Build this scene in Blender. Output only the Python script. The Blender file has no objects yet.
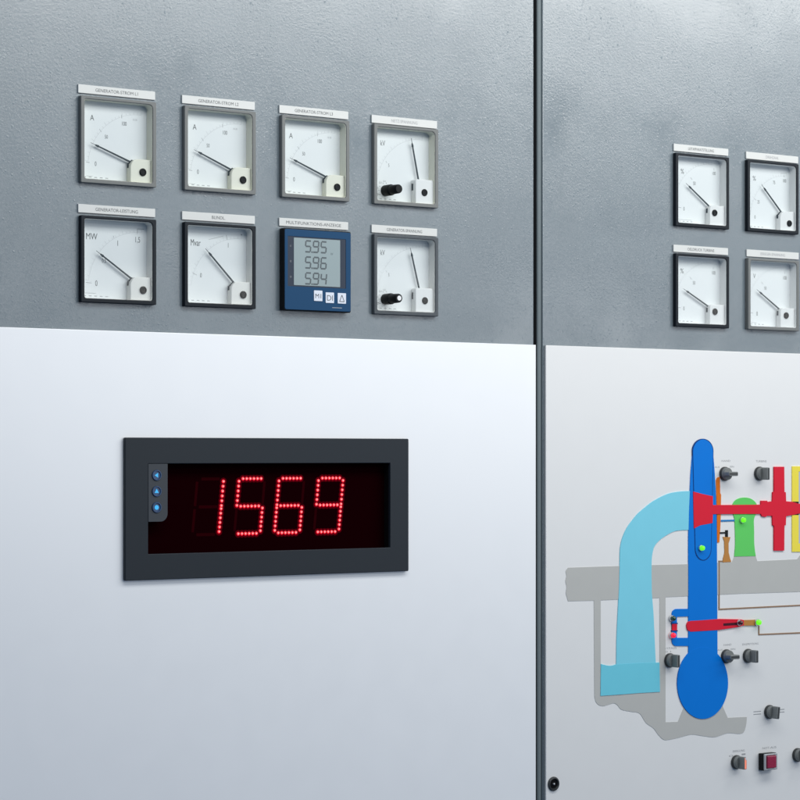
import bpy, bmesh, math, random
from mathutils import Vector, Matrix

random.seed(7)
scene = bpy.context.scene
COL = scene.collection
MM = 0.001

# ------------------------------------------------------------------ camera
# cabinet fronts lie in the XZ plane (x right, z up), -Y points at the viewer
cam_data = bpy.data.cameras.new("camera")
cam = bpy.data.objects.new("camera", cam_data)
COL.objects.link(cam)
cam.location = (-1.78595, -2.42985, 0.0)
cam.rotation_euler = (math.radians(90), 0, -0.635013)
cam_data.sensor_width = 36.0
cam_data.lens = 2507.09 / 800 * 36.0
cam_data.shift_y = 53.93 / 800
cam_data.clip_start = 0.05
cam_data.clip_end = 100
scene.camera = cam
scene.render.resolution_x = 1024
scene.render.resolution_y = 1024

# ------------------------------------------------------------------ light
world = bpy.data.worlds.new("World")
scene.world = world
world.use_nodes = True
bg = world.node_tree.nodes["Background"]
bg.inputs[0].default_value = (0.36, 0.60, 1.0, 1)
bg.inputs[1].default_value = 0.20

def area_light(name, loc, target, sx, sy, power, color):
    L = bpy.data.lights.new(name, 'AREA')
    L.shape = 'RECTANGLE'; L.size = sx; L.size_y = sy
    L.energy = power; L.color = color
    o = bpy.data.objects.new(name, L); COL.objects.link(o)
    o.location = loc
    d = Vector(target) - Vector(loc)
    o.rotation_euler = d.to_track_quat('-Z', 'Y').to_euler()
    return o

# a row of ceiling luminaires along the hall, and two added lights
area_light("luminaire_row", (1.9, -2.7, 1.30), (0.5, 0.0, 0.25), 5.0, 0.5, 40.0, (1.0, 1.0, 0.97))
area_light("added_near_strip", (0.35, -0.72, 0.82), (0.35, 0.0, 0.1), 2.4, 0.35, 15.5, (0.995, 0.995, 0.97))  # added near strip, set so brightness falls off down the fronts
area_light("added_sheen_light", (2.7, -4.0, 0.28), (0.2, 0.0, 0.1), 3.9, 0.6, 32.0, (0.995, 1.0, 0.99))  # added low light panel, out of view, for the sheen high on the doors

scene.view_settings.view_transform = 'Standard'
scene.view_settings.look = 'None'
scene.view_settings.exposure = 0.0
scene.view_settings.gamma = 1.0
scene.render.engine = 'CYCLES'
scene.cycles.use_denoising = True
scene.cycles.max_bounces = 8
scene.cycles.transparent_max_bounces = 8
scene.cycles.caustics_reflective = False
scene.cycles.caustics_refractive = False

# ------------------------------------------------------------------ materials
def new_mat(name):
    m = bpy.data.materials.new(name); m.use_nodes = True
    nt = m.node_tree
    return m, nt, nt.nodes, nt.links, nt.nodes["Principled BSDF"]

def plain(name, col, rough=0.5, metal=0.0, spec=0.5, grain=0.0, scale=900.0, bump=0.0, coat=0.0):
    """painted / moulded surface: faint procedural variation of tone, gloss and relief"""
    m, nt, N, L, b = new_mat(name)
    b.inputs["Metallic"].default_value = metal
    b.inputs["Specular IOR Level"].default_value = spec
    b.inputs["Coat Weight"].default_value = coat
    tc = N.new("ShaderNodeTexCoord")
    nz = N.new("ShaderNodeTexNoise"); nz.inputs["Scale"].default_value = scale; nz.inputs["Detail"].default_value = 3
    L.new(tc.outputs["Object"], nz.inputs["Vector"])
    mr = N.new("ShaderNodeMapRange")
    mr.inputs["To Min"].default_value = max(0.02, rough - 0.06); mr.inputs["To Max"].default_value = rough + 0.06
    L.new(nz.outputs["Fac"], mr.inputs["Value"]); L.new(mr.outputs[0], b.inputs["Roughness"])
    mx = N.new("ShaderNodeMix"); mx.data_type = 'RGBA'
    mx.inputs[6].default_value = (*[c * (1 - grain) for c in col], 1)
    mx.inputs[7].default_value = (*[min(1, c * (1 + grain)) for c in col], 1)
    L.new(nz.outputs["Fac"], mx.inputs[0]); L.new(mx.outputs[2], b.inputs["Base Color"])
    if bump:
        bp = N.new("ShaderNodeBump"); bp.inputs["Strength"].default_value = bump; bp.inputs["Distance"].default_value = 0.0003
        L.new(nz.outputs["Fac"], bp.inputs["Height"]); L.new(bp.outputs[0], b.inputs["Normal"])
    return m

def glow(name, col, strength, base=None):
    m, nt, N, L, b = new_mat(name)
    b.inputs["Base Color"].default_value = (*(base or [c * 0.3 for c in col]), 1)
    b.inputs["Roughness"].default_value = 0.25
    b.inputs["Emission Color"].default_value = (*col, 1)
    b.inputs["Emission Strength"].default_value = strength
    return m

def hammer_paint():
    """grey structure paint: fine orange peel, scattered glossy grains and a slightly wavy sheet"""
    m, nt, N, L, b = new_mat("grey_structure_paint")
    tc = N.new("ShaderNodeTexCoord")
    def tex(kind, scale, **kw):
        n = N.new(kind); n.inputs["Scale"].default_value = scale
        for k, v in kw.items(): n.inputs[k].default_value = v
        L.new(tc.outputs["Object"], n.inputs["Vector"]); return n
    n1 = tex("ShaderNodeTexNoise", 330, Detail=3, Roughness=0.65)
    n2 = tex("ShaderNodeTexNoise", 900, Detail=1)
    n3 = tex("ShaderNodeTexNoise", 3.2, Detail=2)
    n4 = tex("ShaderNodeTexNoise", 14, Detail=4, Roughness=0.6)
    v = tex("ShaderNodeTexVoronoi", 105)
    r = N.new("ShaderNodeMapRange"); r.inputs["From Max"].default_value = 0.15; r.inputs["To Min"].default_value = 1.0; r.inputs["To Max"].default_value = 0.0
    L.new(v.outputs["Distance"], r.inputs["Value"])
    sp = N.new("ShaderNodeSeparateColor"); L.new(v.outputs["Color"], sp.inputs[0])
    gt = N.new("ShaderNodeMath"); gt.operation = 'GREATER_THAN'; gt.inputs[1].default_value = 0.90
    L.new(sp.outputs[0], gt.inputs[0])
    mu = N.new("ShaderNodeMath"); mu.operation = 'MULTIPLY'
    L.new(r.outputs[0], mu.inputs[0]); L.new(gt.outputs[0], mu.inputs[1])
    a1 = N.new("ShaderNodeMath"); a1.operation = 'MULTIPLY_ADD'; a1.inputs[1].default_value = 0.35
    L.new(n2.outputs["Fac"], a1.inputs[0]); L.new(n1.outputs["Fac"], a1.inputs[2])
    a2 = N.new("ShaderNodeMath"); a2.operation = 'MULTIPLY_ADD'; a2.inputs[1].default_value = 0.7
    a2.inputs[1].default_value = 1.5
    L.new(mu.outputs[0], a2.inputs[0]); L.new(a1.outputs[0], a2.inputs[2])
    v3 = tex("ShaderNodeTexVoronoi", 210)
    r3 = N.new("ShaderNodeMapRange"); r3.inputs["From Max"].default_value = 0.30; r3.inputs["To Min"].default_value = 1.0; r3.inputs["To Max"].default_value = 0.0
    L.new(v3.outputs["Distance"], r3.inputs["Value"])
    sp3 = N.new("ShaderNodeSeparateColor"); L.new(v3.outputs["Color"], sp3.inputs[0])
    m3 = N.new("ShaderNodeMath"); m3.operation = 'POWER'; m3.inputs[1].default_value = 5.0
    L.new(sp3.outputs[1], m3.inputs[0])
    m4 = N.new("ShaderNodeMath"); m4.operation = 'MULTIPLY'; L.new(r3.outputs[0], m4.inputs[0]); L.new(m3.outputs[0], m4.inputs[1])
    a3 = N.new("ShaderNodeMath"); a3.operation = 'MULTIPLY_ADD'; a3.inputs[1].default_value = 0.8
    L.new(m4.outputs[0], a3.inputs[0]); L.new(a2.outputs[0], a3.inputs[2]); a2 = a3
    # the relief is stronger in some patches of the sheet than in others
    pr = N.new("ShaderNodeMapRange"); pr.inputs["From Min"].default_value = 0.35; pr.inputs["From Max"].default_value = 0.65
    pr.inputs["To Min"].default_value = 0.45; pr.inputs["To Max"].default_value = 1.35
    L.new(tex("ShaderNodeTexNoise", 7.5, Detail=3).outputs["Fac"], pr.inputs["Value"])
    pm = N.new("ShaderNodeMath"); pm.operation = 'MULTIPLY'
    L.new(a2.outputs[0], pm.inputs[0]); L.new(pr.outputs[0], pm.inputs[1]); a2 = pm
    wav = N.new("ShaderNodeBump"); wav.inputs["Strength"].default_value = 1.0; wav.inputs["Distance"].default_value = 0.0042
    L.new(n3.outputs["Fac"], wav.inputs["Height"])
    # the relief sits in the glossy lacquer; the pigment below it is smooth
    bp = N.new("ShaderNodeBump"); bp.inputs["Strength"].default_value = 0.8; bp.inputs["Distance"].default_value = 0.00050
    L.new(a2.outputs[0], bp.inputs["Height"]); L.new(wav.outputs[0], bp.inputs["Normal"]); L.new(bp.outputs[0], b.inputs["Coat Normal"])
    b2 = N.new("ShaderNodeBump"); b2.inputs["Strength"].default_value = 0.03; b2.inputs["Distance"].default_value = 0.0013
    L.new(a2.outputs[0], b2.inputs["Height"]); L.new(b2.outputs[0], b.inputs["Normal"])
    mx = N.new("ShaderNodeMix"); mx.data_type = 'RGBA'
    mx.inputs[6].default_value = (0.133, 0.166, 0.187, 1); mx.inputs[7].default_value = (0.163, 0.200, 0.222, 1)
    L.new(n4.outputs["Fac"], mx.inputs[0]); L.new(mx.outputs[2], b.inputs["Base Color"])
    rg = N.new("ShaderNodeMapRange"); rg.inputs["From Min"].default_value = 0.3; rg.inputs["From Max"].default_value = 0.7
    rg.inputs["To Min"].default_value = 0.10; rg.inputs["To Max"].default_value = 0.17
    L.new(n4.outputs["Fac"], rg.inputs["Value"]); L.new(rg.outputs[0], b.inputs["Coat Roughness"])
    b.inputs["Coat Weight"].default_value = 1.0; b.inputs["Coat IOR"].default_value = 1.5
    b.inputs["Roughness"].default_value = 0.5
    b.inputs["Specular IOR Level"].default_value = 0.2
    return m

def glass_mat():
    """thin clear pane: lets light straight through, reflects by Fresnel"""
    m, nt, N, L, b = new_mat("clear_pane")
    out = N["Material Output"]
    N.remove(b)
    tr = N.new("ShaderNodeBsdfTransparent"); tr.inputs[0].default_value = (0.975, 0.985, 0.985, 1)
    gl = N.new("ShaderNodeBsdfGlossy"); gl.inputs["Roughness"].default_value = 0.04
    fr = N.new("ShaderNodeFresnel"); fr.inputs[0].default_value = 1.27
    mx = N.new("ShaderNodeMixShader")
    ge = N.new("ShaderNodeNewGeometry")
    sb = N.new("ShaderNodeMath"); sb.operation = 'SUBTRACT'; sb.inputs[0].default_value = 1.0   # the pane's rear face reflects nothing more
    L.new(ge.outputs["Backfacing"], sb.inputs[1])
    mu = N.new("ShaderNodeMath"); mu.operation = 'MULTIPLY'
    L.new(fr.outputs[0], mu.inputs[0]); L.new(sb.outputs[0], mu.inputs[1])
    L.new(mu.outputs[0], mx.inputs[0]); L.new(tr.outputs[0], mx.inputs[1]); L.new(gl.outputs[0], mx.inputs[2])
    L.new(mx.outputs[0], out.inputs[0])
    return m

M = {}
M['grey'] = hammer_paint()
M['door_satin'] = plain("white_satin_lacquer", (0.845, 0.86, 0.875), 0.32, spec=0.8, grain=0.012, scale=26)
M['door_matt'] = plain("white_matt_lacquer", (0.765, 0.765, 0.755), 0.5, spec=0.3, grain=0.015, scale=30)
M['profile'] = plain("dark_grey_profile", (0.135, 0.165, 0.175), 0.5, spec=0.2, grain=0.04)
M['seal'] = plain("gap_shade_black", (0.004, 0.005, 0.006), 0.8, spec=0.05)
M['bez_grey'] = plain("grey_moulding", (0.165, 0.172, 0.167), 0.45, spec=0.25, grain=0.05)
M['bez_dark'] = plain("dark_grey_moulding", (0.072, 0.083, 0.092), 0.45, spec=0.25, grain=0.05)
M['bez_black'] = plain("black_moulding", (0.010, 0.014, 0.019), 0.45, spec=0.16, grain=0.08)
M['dial'] = plain("white_dial_enamel", (0.70, 0.72, 0.725), 0.55, spec=0.2, grain=0.01)
M['cream'] = plain("yellowed_plastic", (0.70, 0.695, 0.60), 0.45, spec=0.25, grain=0.02)
M['ivory'] = plain("ivory_plastic", (0.70, 0.695, 0.665), 0.45, spec=0.25, grain=0.02)
M['white_pl'] = plain("white_plastic", (0.70, 0.705, 0.70), 0.45, spec=0.25, grain=0.02)
M['plate'] = plain("engraved_white_plate", (0.62, 0.63, 0.61), 0.45, spec=0.3, grain=0.03)
M['ink'] = plain("grey_print", (0.10, 0.108, 0.112), 0.7)
M['ink_light'] = plain("pale_print", (0.34, 0.35, 0.36), 0.7)
M['ink_faint'] = plain("faint_print", (0.48, 0.495, 0.51), 0.7)
M['ink_dark'] = plain("dark_print", (0.05, 0.055, 0.06), 0.7)
M['pointer'] = plain("pointer_lacquer", (0.045, 0.058, 0.068), 0.5, spec=0.15)
M['black'] = plain("black_plastic", (0.006, 0.007, 0.008), 0.4, spec=0.15)
M['black_flat'] = plain("black_recess", (0.004, 0.004, 0.005), 0.8, spec=0.1)
M['glass'] = glass_mat()
M['charcoal'] = plain("charcoal_powder_coat", (0.017, 0.023, 0.030), 0.46, spec=0.22, grain=0.06, scale=1500, bump=0.15)
M['keypad'] = plain("grey_keypad_foil", (0.046, 0.053, 0.062), 0.45, spec=0.25, grain=0.04)
M['screen'] = plain("dark_red_filter", (0.0075, 0.0003, 0.0010), 0.5, spec=0.0, grain=0.1)
M['led_core'] = glow("red_led_core", (1.0, 0.36, 0.36), 1.2)
M['led_halo'] = glow("red_led_lens", (0.76, 0.002, 0.012), 1.0, base=(0.3, 0.01, 0.02))
M['led_off'] = plain("red_led_idle", (0.022, 0.0007, 0.0022), 0.6, spec=0.0)
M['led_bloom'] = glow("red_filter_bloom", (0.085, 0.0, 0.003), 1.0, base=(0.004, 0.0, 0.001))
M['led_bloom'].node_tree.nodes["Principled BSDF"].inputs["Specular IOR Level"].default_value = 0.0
M['btn_ring'] = plain("blue_chrome", (0.025, 0.06, 0.14), 0.3, metal=0.25)
M['btn_glow'] = glow("blue_button_light", (0.02, 0.40, 0.80), 0.9)
M['mf_blue'] = plain("blue_front_foil", (0.009, 0.056, 0.134), 0.4, spec=0.12, grain=0.05)
M['mf_navy'] = plain("navy_window", (0.010, 0.022, 0.045), 0.35, spec=0.3)
M['lcd'] = plain("lcd_glass", (0.27, 0.335, 0.345), 0.35, spec=0.3, grain=0.02)
M['lcd_seg'] = plain("lcd_segments", (0.055, 0.075, 0.085), 0.4)
M['btn_white'] = plain("white_key", (0.66, 0.70, 0.78), 0.4)
M['f_grey'] = plain("grey_film", (0.49, 0.49, 0.465), 0.5, spec=0.1, grain=0.03, scale=40)
M['f_cyan'] = plain("light_blue_film", (0.215, 0.63, 0.765), 0.42, spec=0.1, grain=0.03, scale=40)
M['f_aqua'] = plain("aqua_film", (0.165, 0.60, 0.73), 0.42, spec=0.1, grain=0.03, scale=40)
M['f_blue'] = plain("blue_film", (0.0, 0.180, 0.66), 0.42, spec=0.1, grain=0.03, scale=40)
M['f_navy'] = plain("blue_film_edge", (0.004, 0.045, 0.20), 0.5, spec=0.1)
M['f_red'] = plain("red_film", (0.70, 0.016, 0.040), 0.42, spec=0.1, grain=0.03, scale=40)
M['f_green'] = plain("green_film", (0.125, 0.61, 0.13), 0.42, spec=0.1, grain=0.03, scale=40)
M['f_orange'] = plain("orange_film", (0.70, 0.165, 0.012), 0.42, spec=0.1)
M['f_brown'] = plain("ochre_film", (0.50, 0.225, 0.06), 0.42, spec=0.1)
M['f_line'] = plain("brown_line", (0.30, 0.185, 0.115), 0.5, spec=0.1)
M['f_yellow'] = plain("yellow_film", (0.86, 0.72, 0.08), 0.42, spec=0.1, grain=0.03, scale=40)
M['f_inner_shade'] = plain("grey_inner_shade", (0.50, 0.505, 0.51), 0.5, spec=0.1)
M['f_cool'] = plain("cooling_blue_film", (0.02, 0.20, 0.50), 0.42, spec=0.1)
M['lamp_green'] = glow("lit_green_lens", (0.16, 0.95, 0.015), 0.85, base=(0.1, 0.5, 0.02))
M['lamp_red'] = glow("lit_red_lens", (0.95, 0.01, 0.05), 0.8, base=(0.5, 0.02, 0.04))
M['lamp_dkgreen'] = plain("dark_green_lens", (0.008, 0.06, 0.035), 0.12, coat=0.6)
M['lamp_dkred'] = plain("dark_red_lens", (0.07, 0.006, 0.012), 0.12, coat=0.6)
M['chrome'] = plain("chrome_ring", (0.72, 0.74, 0.76), 0.18, metal=0.95)
M['sw_grey'] = plain("grey_switch_plastic", (0.17, 0.18, 0.175), 0.42, grain=0.06)
M['sw_dark'] = plain("dark_switch_plastic", (0.028, 0.031, 0.032), 0.4, grain=0.06)
M['silver'] = plain("silver_frame", (0.50, 0.51, 0.52), 0.35, metal=0.5)
M['pb_red'] = plain("dark_red_button", (0.30, 0.012, 0.05), 0.28, coat=0.3)
M['lit_orange'] = glow("lit_orange_insert", (1.0, 0.30, 0.20), 0.7)
M['white_ink'] = plain("white_print", (0.8, 0.8, 0.8), 0.6)

# ------------------------------------------------------------------ mesh helpers (all in mm: x right, z up, d towards the viewer)
_mesh_cache = {}

class MB:
    """collects shapes and links them as ONE mesh object"""
    def __init__(self): self.v = []; self.f = []
    def add(self, verts, faces):
        o = len(self.v); self.v += verts; self.f += [[i + o for i in f] for f in faces]; return self
    def box(self, x0, x1, z0, z1, d0, d1):
        c = [(x, z, d) for d in (d0, d1) for z in (z0, z1) for x in (x0, x1)]
        return self.add(c, [[0, 2, 3, 1], [4, 5, 7, 6], [0, 1, 5, 4], [2, 6, 7, 3], [0, 4, 6, 2], [1, 3, 7, 5]])
    def bar(self, p, q, w, d0, d1, w2=None):
        """flat bar from p to q in the panel plane"""
        w2 = w if w2 is None else w2
        a = Vector(p); b = Vector(q); n = Vector((-(b - a).y, (b - a).x)).normalized()
        c = [a - n * w / 2, b - n * w2 / 2, b + n * w2 / 2, a + n * w / 2]
        vs = [(k.x, k.y, d) for d in (d0, d1) for k in c]
        return self.add(vs, [[3, 2, 1, 0], [4, 5, 6, 7], [0, 1, 5, 4], [1, 2, 6, 5], [2, 3, 7, 6], [3, 0, 4, 7]])
    def lathe(self, cx, cz, prof, n=40, sx=1.0):
        """revolve (radius, d) about the axis that points at the viewer"""
        vs = []; fs = []; rings = []
        for r, d in prof:
            if r < 1e-6:
                rings.append([len(vs)]); vs.append((cx, cz, d))
            else:
                rings.append(list(range(len(vs), len(vs) + n)))
                vs += [(cx + sx * r * math.cos(2 * math.pi * k / n), cz + r * math.sin(2 * math.pi * k / n), d) for k in range(n)]
        for a, b in zip(rings, rings[1:]):
            for k in range(n):
                k2 = (k + 1) % n
                if len(a) == 1 and len(b) == 1: continue
                if len(a) == 1: fs.append([a[0], b[k], b[k2]])
                elif len(b) == 1: fs.append([a[k], a[k2], b[0]])
                else: fs.append([a[k], a[k2], b[k2], b[k]])
        return self.add(vs, fs)
    def prism(self, outer, d0, d1, holes=(), bevel=0.0, res=2):
        """outline (with holes) raised from d0 to d1, edges rounded by bevel"""
        cu = bpy.data.curves.new("outline", 'CURVE'); cu.dimensions = '2D'; cu.fill_mode = 'BOTH'
        for k, poly in enumerate([outer] + list(holes)):
            area = sum(a[0] * b[1] - b[0] * a[1] for a, b in zip(poly, poly[1:] + poly[:1]))
            if (area < 0) == (k == 0): poly = poly[::-1]
            s = cu.splines.new('POLY'); s.points.add(len(poly) - 1); s.use_cyclic_u = True
            for p, (x, y) in zip(s.points, poly): p.co = (x, y, 0, 1)
        cu.extrude = max(1e-4, (d1 - d0) / 2 - bevel); cu.bevel_depth = bevel; cu.bevel_resolution = res; cu.offset = -bevel
        o = bpy.data.objects.new("outline", cu); COL.objects.link(o)
        dg = bpy.context.evaluated_depsgraph_get(); me = bpy.data.meshes.new_from_object(o.evaluated_get(dg))
        mid = (d0 + d1) / 2
        self.add([(v.co.x, v.co.y, v.co.z + mid) for v in me.vertices], [list(p.vertices) for p in me.polygons])
        bpy.data.objects.remove(o); bpy.data.curves.remove(cu); bpy.data.meshes.remove(me)
        return self
    def text(self, s, cx, cz, h, d, w=None, slant=0.0, narrow=0.8, thick=0.08):
        """lettering of cap height h centred on (cx, cz); w fixes the overall width"""
        if s not in _mesh_cache:
            cu = bpy.data.curves.new("letters", 'FONT'); cu.body = s; cu.resolution_u = 3
            o = bpy.data.objects.new("letters", cu); COL.objects.link(o)
            dg = bpy.context.evaluated_depsgraph_get(); me = bpy.data.meshes.new_from_object(o.evaluated_get(dg))
            _mesh_cache[s] = ([tuple(v.co) for v in me.vertices], [list(p.vertices) for p in me.polygons])
            bpy.data.objects.remove(o); bpy.data.curves.remove(cu); bpy.data.meshes.remove(me)
        vs, fs = _mesh_cache[s]
        x0 = min(v[0] for v in vs); x1 = max(v[0] for v in vs)
        kz = h / 0.69; kx = (w / (x1 - x0)) if w else kz * narrow
        self.add([(cx + (v[0] - (x0 + x1) / 2) * kx + slant * v[1] * kz, cz + (v[1] - 0.345) * kz, d + thick) for v in vs], fs)
        return self
    def build(self, name, mat, parent=None, smooth=True, loc=None):
        me = bpy.data.meshes.new(name)
        me.from_pydata([(x * MM, -d * MM, z * MM) for x, z, d in self.v], [], self.f)
        me.update()
        bm = bmesh.new(); bm.from_mesh(me)
        bmesh.ops.remove_doubles(bm, verts=bm.verts, dist=1e-6)
        bmesh.ops.recalc_face_normals(bm, faces=bm.faces)
        bm.to_mesh(me); bm.free()
        if smooth:
            me.polygons.foreach_set("use_smooth", [True] * len(me.polygons))
            me.set_sharp_from_angle(angle=math.radians(38))
            for p in me.polygons:
                if abs(p.normal.y) > 0.9999: p.use_smooth = False
        me.materials.append(mat)
        o = bpy.data.objects.new(name, me); COL.objects.link(o)
        if parent is not None: o.parent = parent
        if loc is not None: o.location = (loc[0] * MM, -loc[2] * MM, loc[1] * MM)
        return o

def tag(o, label, cat, group=None, kind=None):
    o["label"] = label; o["category"] = cat
    if group: o["group"] = group
    if kind: o["kind"] = kind
    return o

def thing(name, loc, label, cat, group=None):
    """an empty at (x, z, d) mm that parents the parts of one thing"""
    o = bpy.data.objects.new(name, None); COL.objects.link(o)
    o.location = (loc[0] * MM, -loc[2] * MM, loc[1] * MM); o.empty_display_size = 0.02
    return tag(o, label, cat, group)

def rrect(x0, x1, z0, z1, r, n=5):
    """rounded rectangle; r is one radius or (tr, tl, bl, br)"""
    rr = r if isinstance(r, tuple) else (r,) * 4
    out = []
    for (cx, cz, a0), q in zip(((x1, z1, 0), (x0, z1, 90), (x0, z0, 180), (x1, z0, 270)), rr):
        if q <= 0: out.append((cx, cz)); continue
        ox = cx - q if cx == x1 else cx + q; oz = cz - q if cz == z1 else cz + q
        for k in range(n + 1):
            a = math.radians(a0 + 90 * k / n); out.append((ox + q * math.cos(a), oz + q * math.sin(a)))
    return out

def disc(cx, cz, r, n=32): return [(cx + r * math.cos(2 * math.pi * k / n), cz + r * math.sin(2 * math.pi * k / n)) for k in range(n)]

SEGS = {'0': 'abcdef', '1': 'bc', '2': 'abged', '3': 'abgcd', '4': 'fgbc', '5': 'afgcd', '6': 'afgedc', '7': 'abc', '8': 'abcdefg', '9': 'abcdfg'}

# ------------------------------------------------------------------ where everything sits on the fronts (mm)
COLS_L = (-435.0, -302.0, -170.0, -38.0); COLS_R = (448.0, 578.0)
ROW_T, ROW_B = 394.0, 262.5
DOOR = 4.0          # how far the doors stand proud of the grey sheet
MF_AT = (-170.0, 262.5)
LED_AT = (-380.9, 18.3); LED_W, LED_H = 391.7, 159.2

# ------------------------------------------------------------------ cabinets
def cutout(x, z): return [(x + 1.5, z - 94.5), (x + 94.5, z - 94.5), (x + 94.5, z - 1.5), (x + 1.5, z - 1.5)]

cab_l = thing("control_cabinet", (-450, -1250, 0), "grey cabinet with eight instruments above a white door carrying the red number display", "cabinet", "control cabinets side by side")
cab_r = thing("control_cabinet", (900, -1250, 0), "grey cabinet with four meters above a white door carrying the coloured pipe diagram", "cabinet", "control cabinets side by side")
def at_cab(o, c): o.parent = c; o.matrix_parent_inverse = c.matrix_basis.inverted(); return o
X0, XL, XR, X1 = -1250.0, 212.6, 227.0, 1600.0
ZB, ZT, ZD = -1250.0, 850.0, 136.6
holes_l = [cutout(x, z) for z in (ROW_T, ROW_B) for x in COLS_L]
led_hole = [(LED_AT[0] + 8, LED_AT[1] - LED_H + 8), (LED_AT[0] + LED_W - 8, LED_AT[1] - LED_H + 8), (LED_AT[0] + LED_W - 8, LED_AT[1] - 8), (LED_AT[0] + 8, LED_AT[1] - 8)]
b = MB(); b.prism([(X0, ZB), (XL, ZB), (XL, ZT), (X0, ZT)], -14, 0, holes_l + [led_hole], bevel=1.2)
b.box(X0 + 2, XL - 2, ZB, ZT, -420, -400); b.box(X0, X0 + 2, ZB, ZT, -420, -14); b.box(XL - 2, XL, ZB, ZT, -420, -14); b.box(X0 + 2, XL - 2, ZT - 2, ZT, -400, -14)
at_cab(b.build("housing", M['grey']), cab_l)
holes_r = [cutout(x, z) for z in (ROW_T, ROW_B) for x in COLS_R]
b = MB(); b.prism([(XR, ZB), (X1, ZB), (X1, ZT), (XR, ZT)], -40, 0, holes_r, bevel=1.2)
b.box(XR + 2, X1 - 2, ZB, ZT, -420, -400); b.box(XR + 6, XR + 8, ZB, ZT, -420, -40); b.box(X1 - 2, X1, ZB, ZT, -420, -40); b.box(XR + 8, X1 - 2, ZT - 12, ZT - 10, -400, -40)
at_cab(b.build("housing", M['grey']), cab_r)
b = MB(); b.prism([(X0 + 3, ZB + 60), (213.0, ZB + 60), (213.0, ZD), (X0 + 3, ZD)], 0.3, DOOR, [led_hole], bevel=0.9)
at_cab(b.build("door", M['door_satin']), cab_l)
b = MB(); b.prism([(229.3, ZB + 60), (X1 - 3, ZB + 60), (X1 - 3, ZD), (229.3, ZD)], 0.3, DOOR, bevel=0.9)
at_cab(b.build("door", M['door_matt']), cab_r)
b = MB(); b.prism([(218.8, ZB), (226.8, ZB), (226.8, ZT), (218.8, ZT)], -46, -0.4, bevel=3.6, res=6)
at_cab(b.build("edge_profile", M['profile']), cab_r)
b = MB(); b.box(212.7, 218.7, ZB + 2, ZT - 4, -30, -4.4); b.box(212.7, 219.9, ZB + 3, ZT - 5, -4.4, -2.4)
at_cab(b.build("seam_shade_strip", M['seal']), cab_l)  # black strip standing in for the shade inside the cabinet gap

# ------------------------------------------------------------------ name plates
def name_plate(x, z, words, tw, label, ink='ink', th=3.6):
    t = thing("name_plate", (x, z, 0), label, "name plate", "name plates above the instruments")
    MB().prism(rrect(0, 98, 0, 9.4, 0.4), 0.02, 2.0, bevel=0.35).build("plate", M['plate'], t)
    MB().text(words, 48.5, 4.7, th, 2.02, w=tw).build("lettering", M[ink], t)

PLATES = [
    (COLS_L[0] - 1.2, ROW_T + 3.1, "GENERATOR-STROM L1", 54, "white plate reading GENERATOR-STROM L1"),
    (COLS_L[1] - 1.0, ROW_T + 2.6, "GENERATOR-STROM L2", 54, "white plate reading GENERATOR-STROM L2"),
    (COLS_L[2] - 1.0, ROW_T + 2.2, "GENERATOR-STROM L3", 54, "white plate reading GENERATOR-STROM L3"),
    (COLS_L[3] - 0.9, ROW_T + 1.3, "NETZ-SPANNUNG", 39, "white plate reading NETZ-SPANNUNG"),
    (COLS_L[0] - 1.2, ROW_B + 3.0, "GENERATOR-LEISTUNG", 54, "white plate reading GENERATOR-LEISTUNG"),
    (COLS_L[1] - 0.9, ROW_B + 2.6, "BLINDL.", 18, "white plate with one short word, above the Mvar meter"),
    (COLS_L[2] - 1.2, ROW_B + 2.6, "MULTIFUNKTIONS-ANZEIGE", 78, "white plate reading MULTIFUNKTIONS-ANZEIGE"),
    (COLS_L[3] - 0.9, ROW_B + 1.8, "GENERATOR-SPANNUNG", 53, "white plate reading GENERATOR-SPANNUNG"),
    (COLS_R[0] + 0.0, ROW_T + 2.6, "LEITAPPARATSTELLUNG", 46, "white plate above the upper left meter of the right cabinet"),
    (COLS_R[1] + 1.0, ROW_T + 1.6, "DREHZAHL", 24, "white plate with a single word, upper right on the right cabinet"),
    (COLS_R[0] - 0.4, ROW_B + 2.0, "OELDRUCK TURBINE", 48, "white plate with two words, above the lower left meter of the right cabinet"),
    (COLS_R[1] + 2.0, ROW_B + 2.2, "ERREGER-SPANNUNG", 46, "white plate above the grey-framed meter at the right edge"),
]
for k, (x, z, w, tw, lab) in enumerate(PLATES):
    name_plate(x, z, w, tw, lab, 'ink_light' if k in (3, 9, 11) else 'ink')

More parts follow.
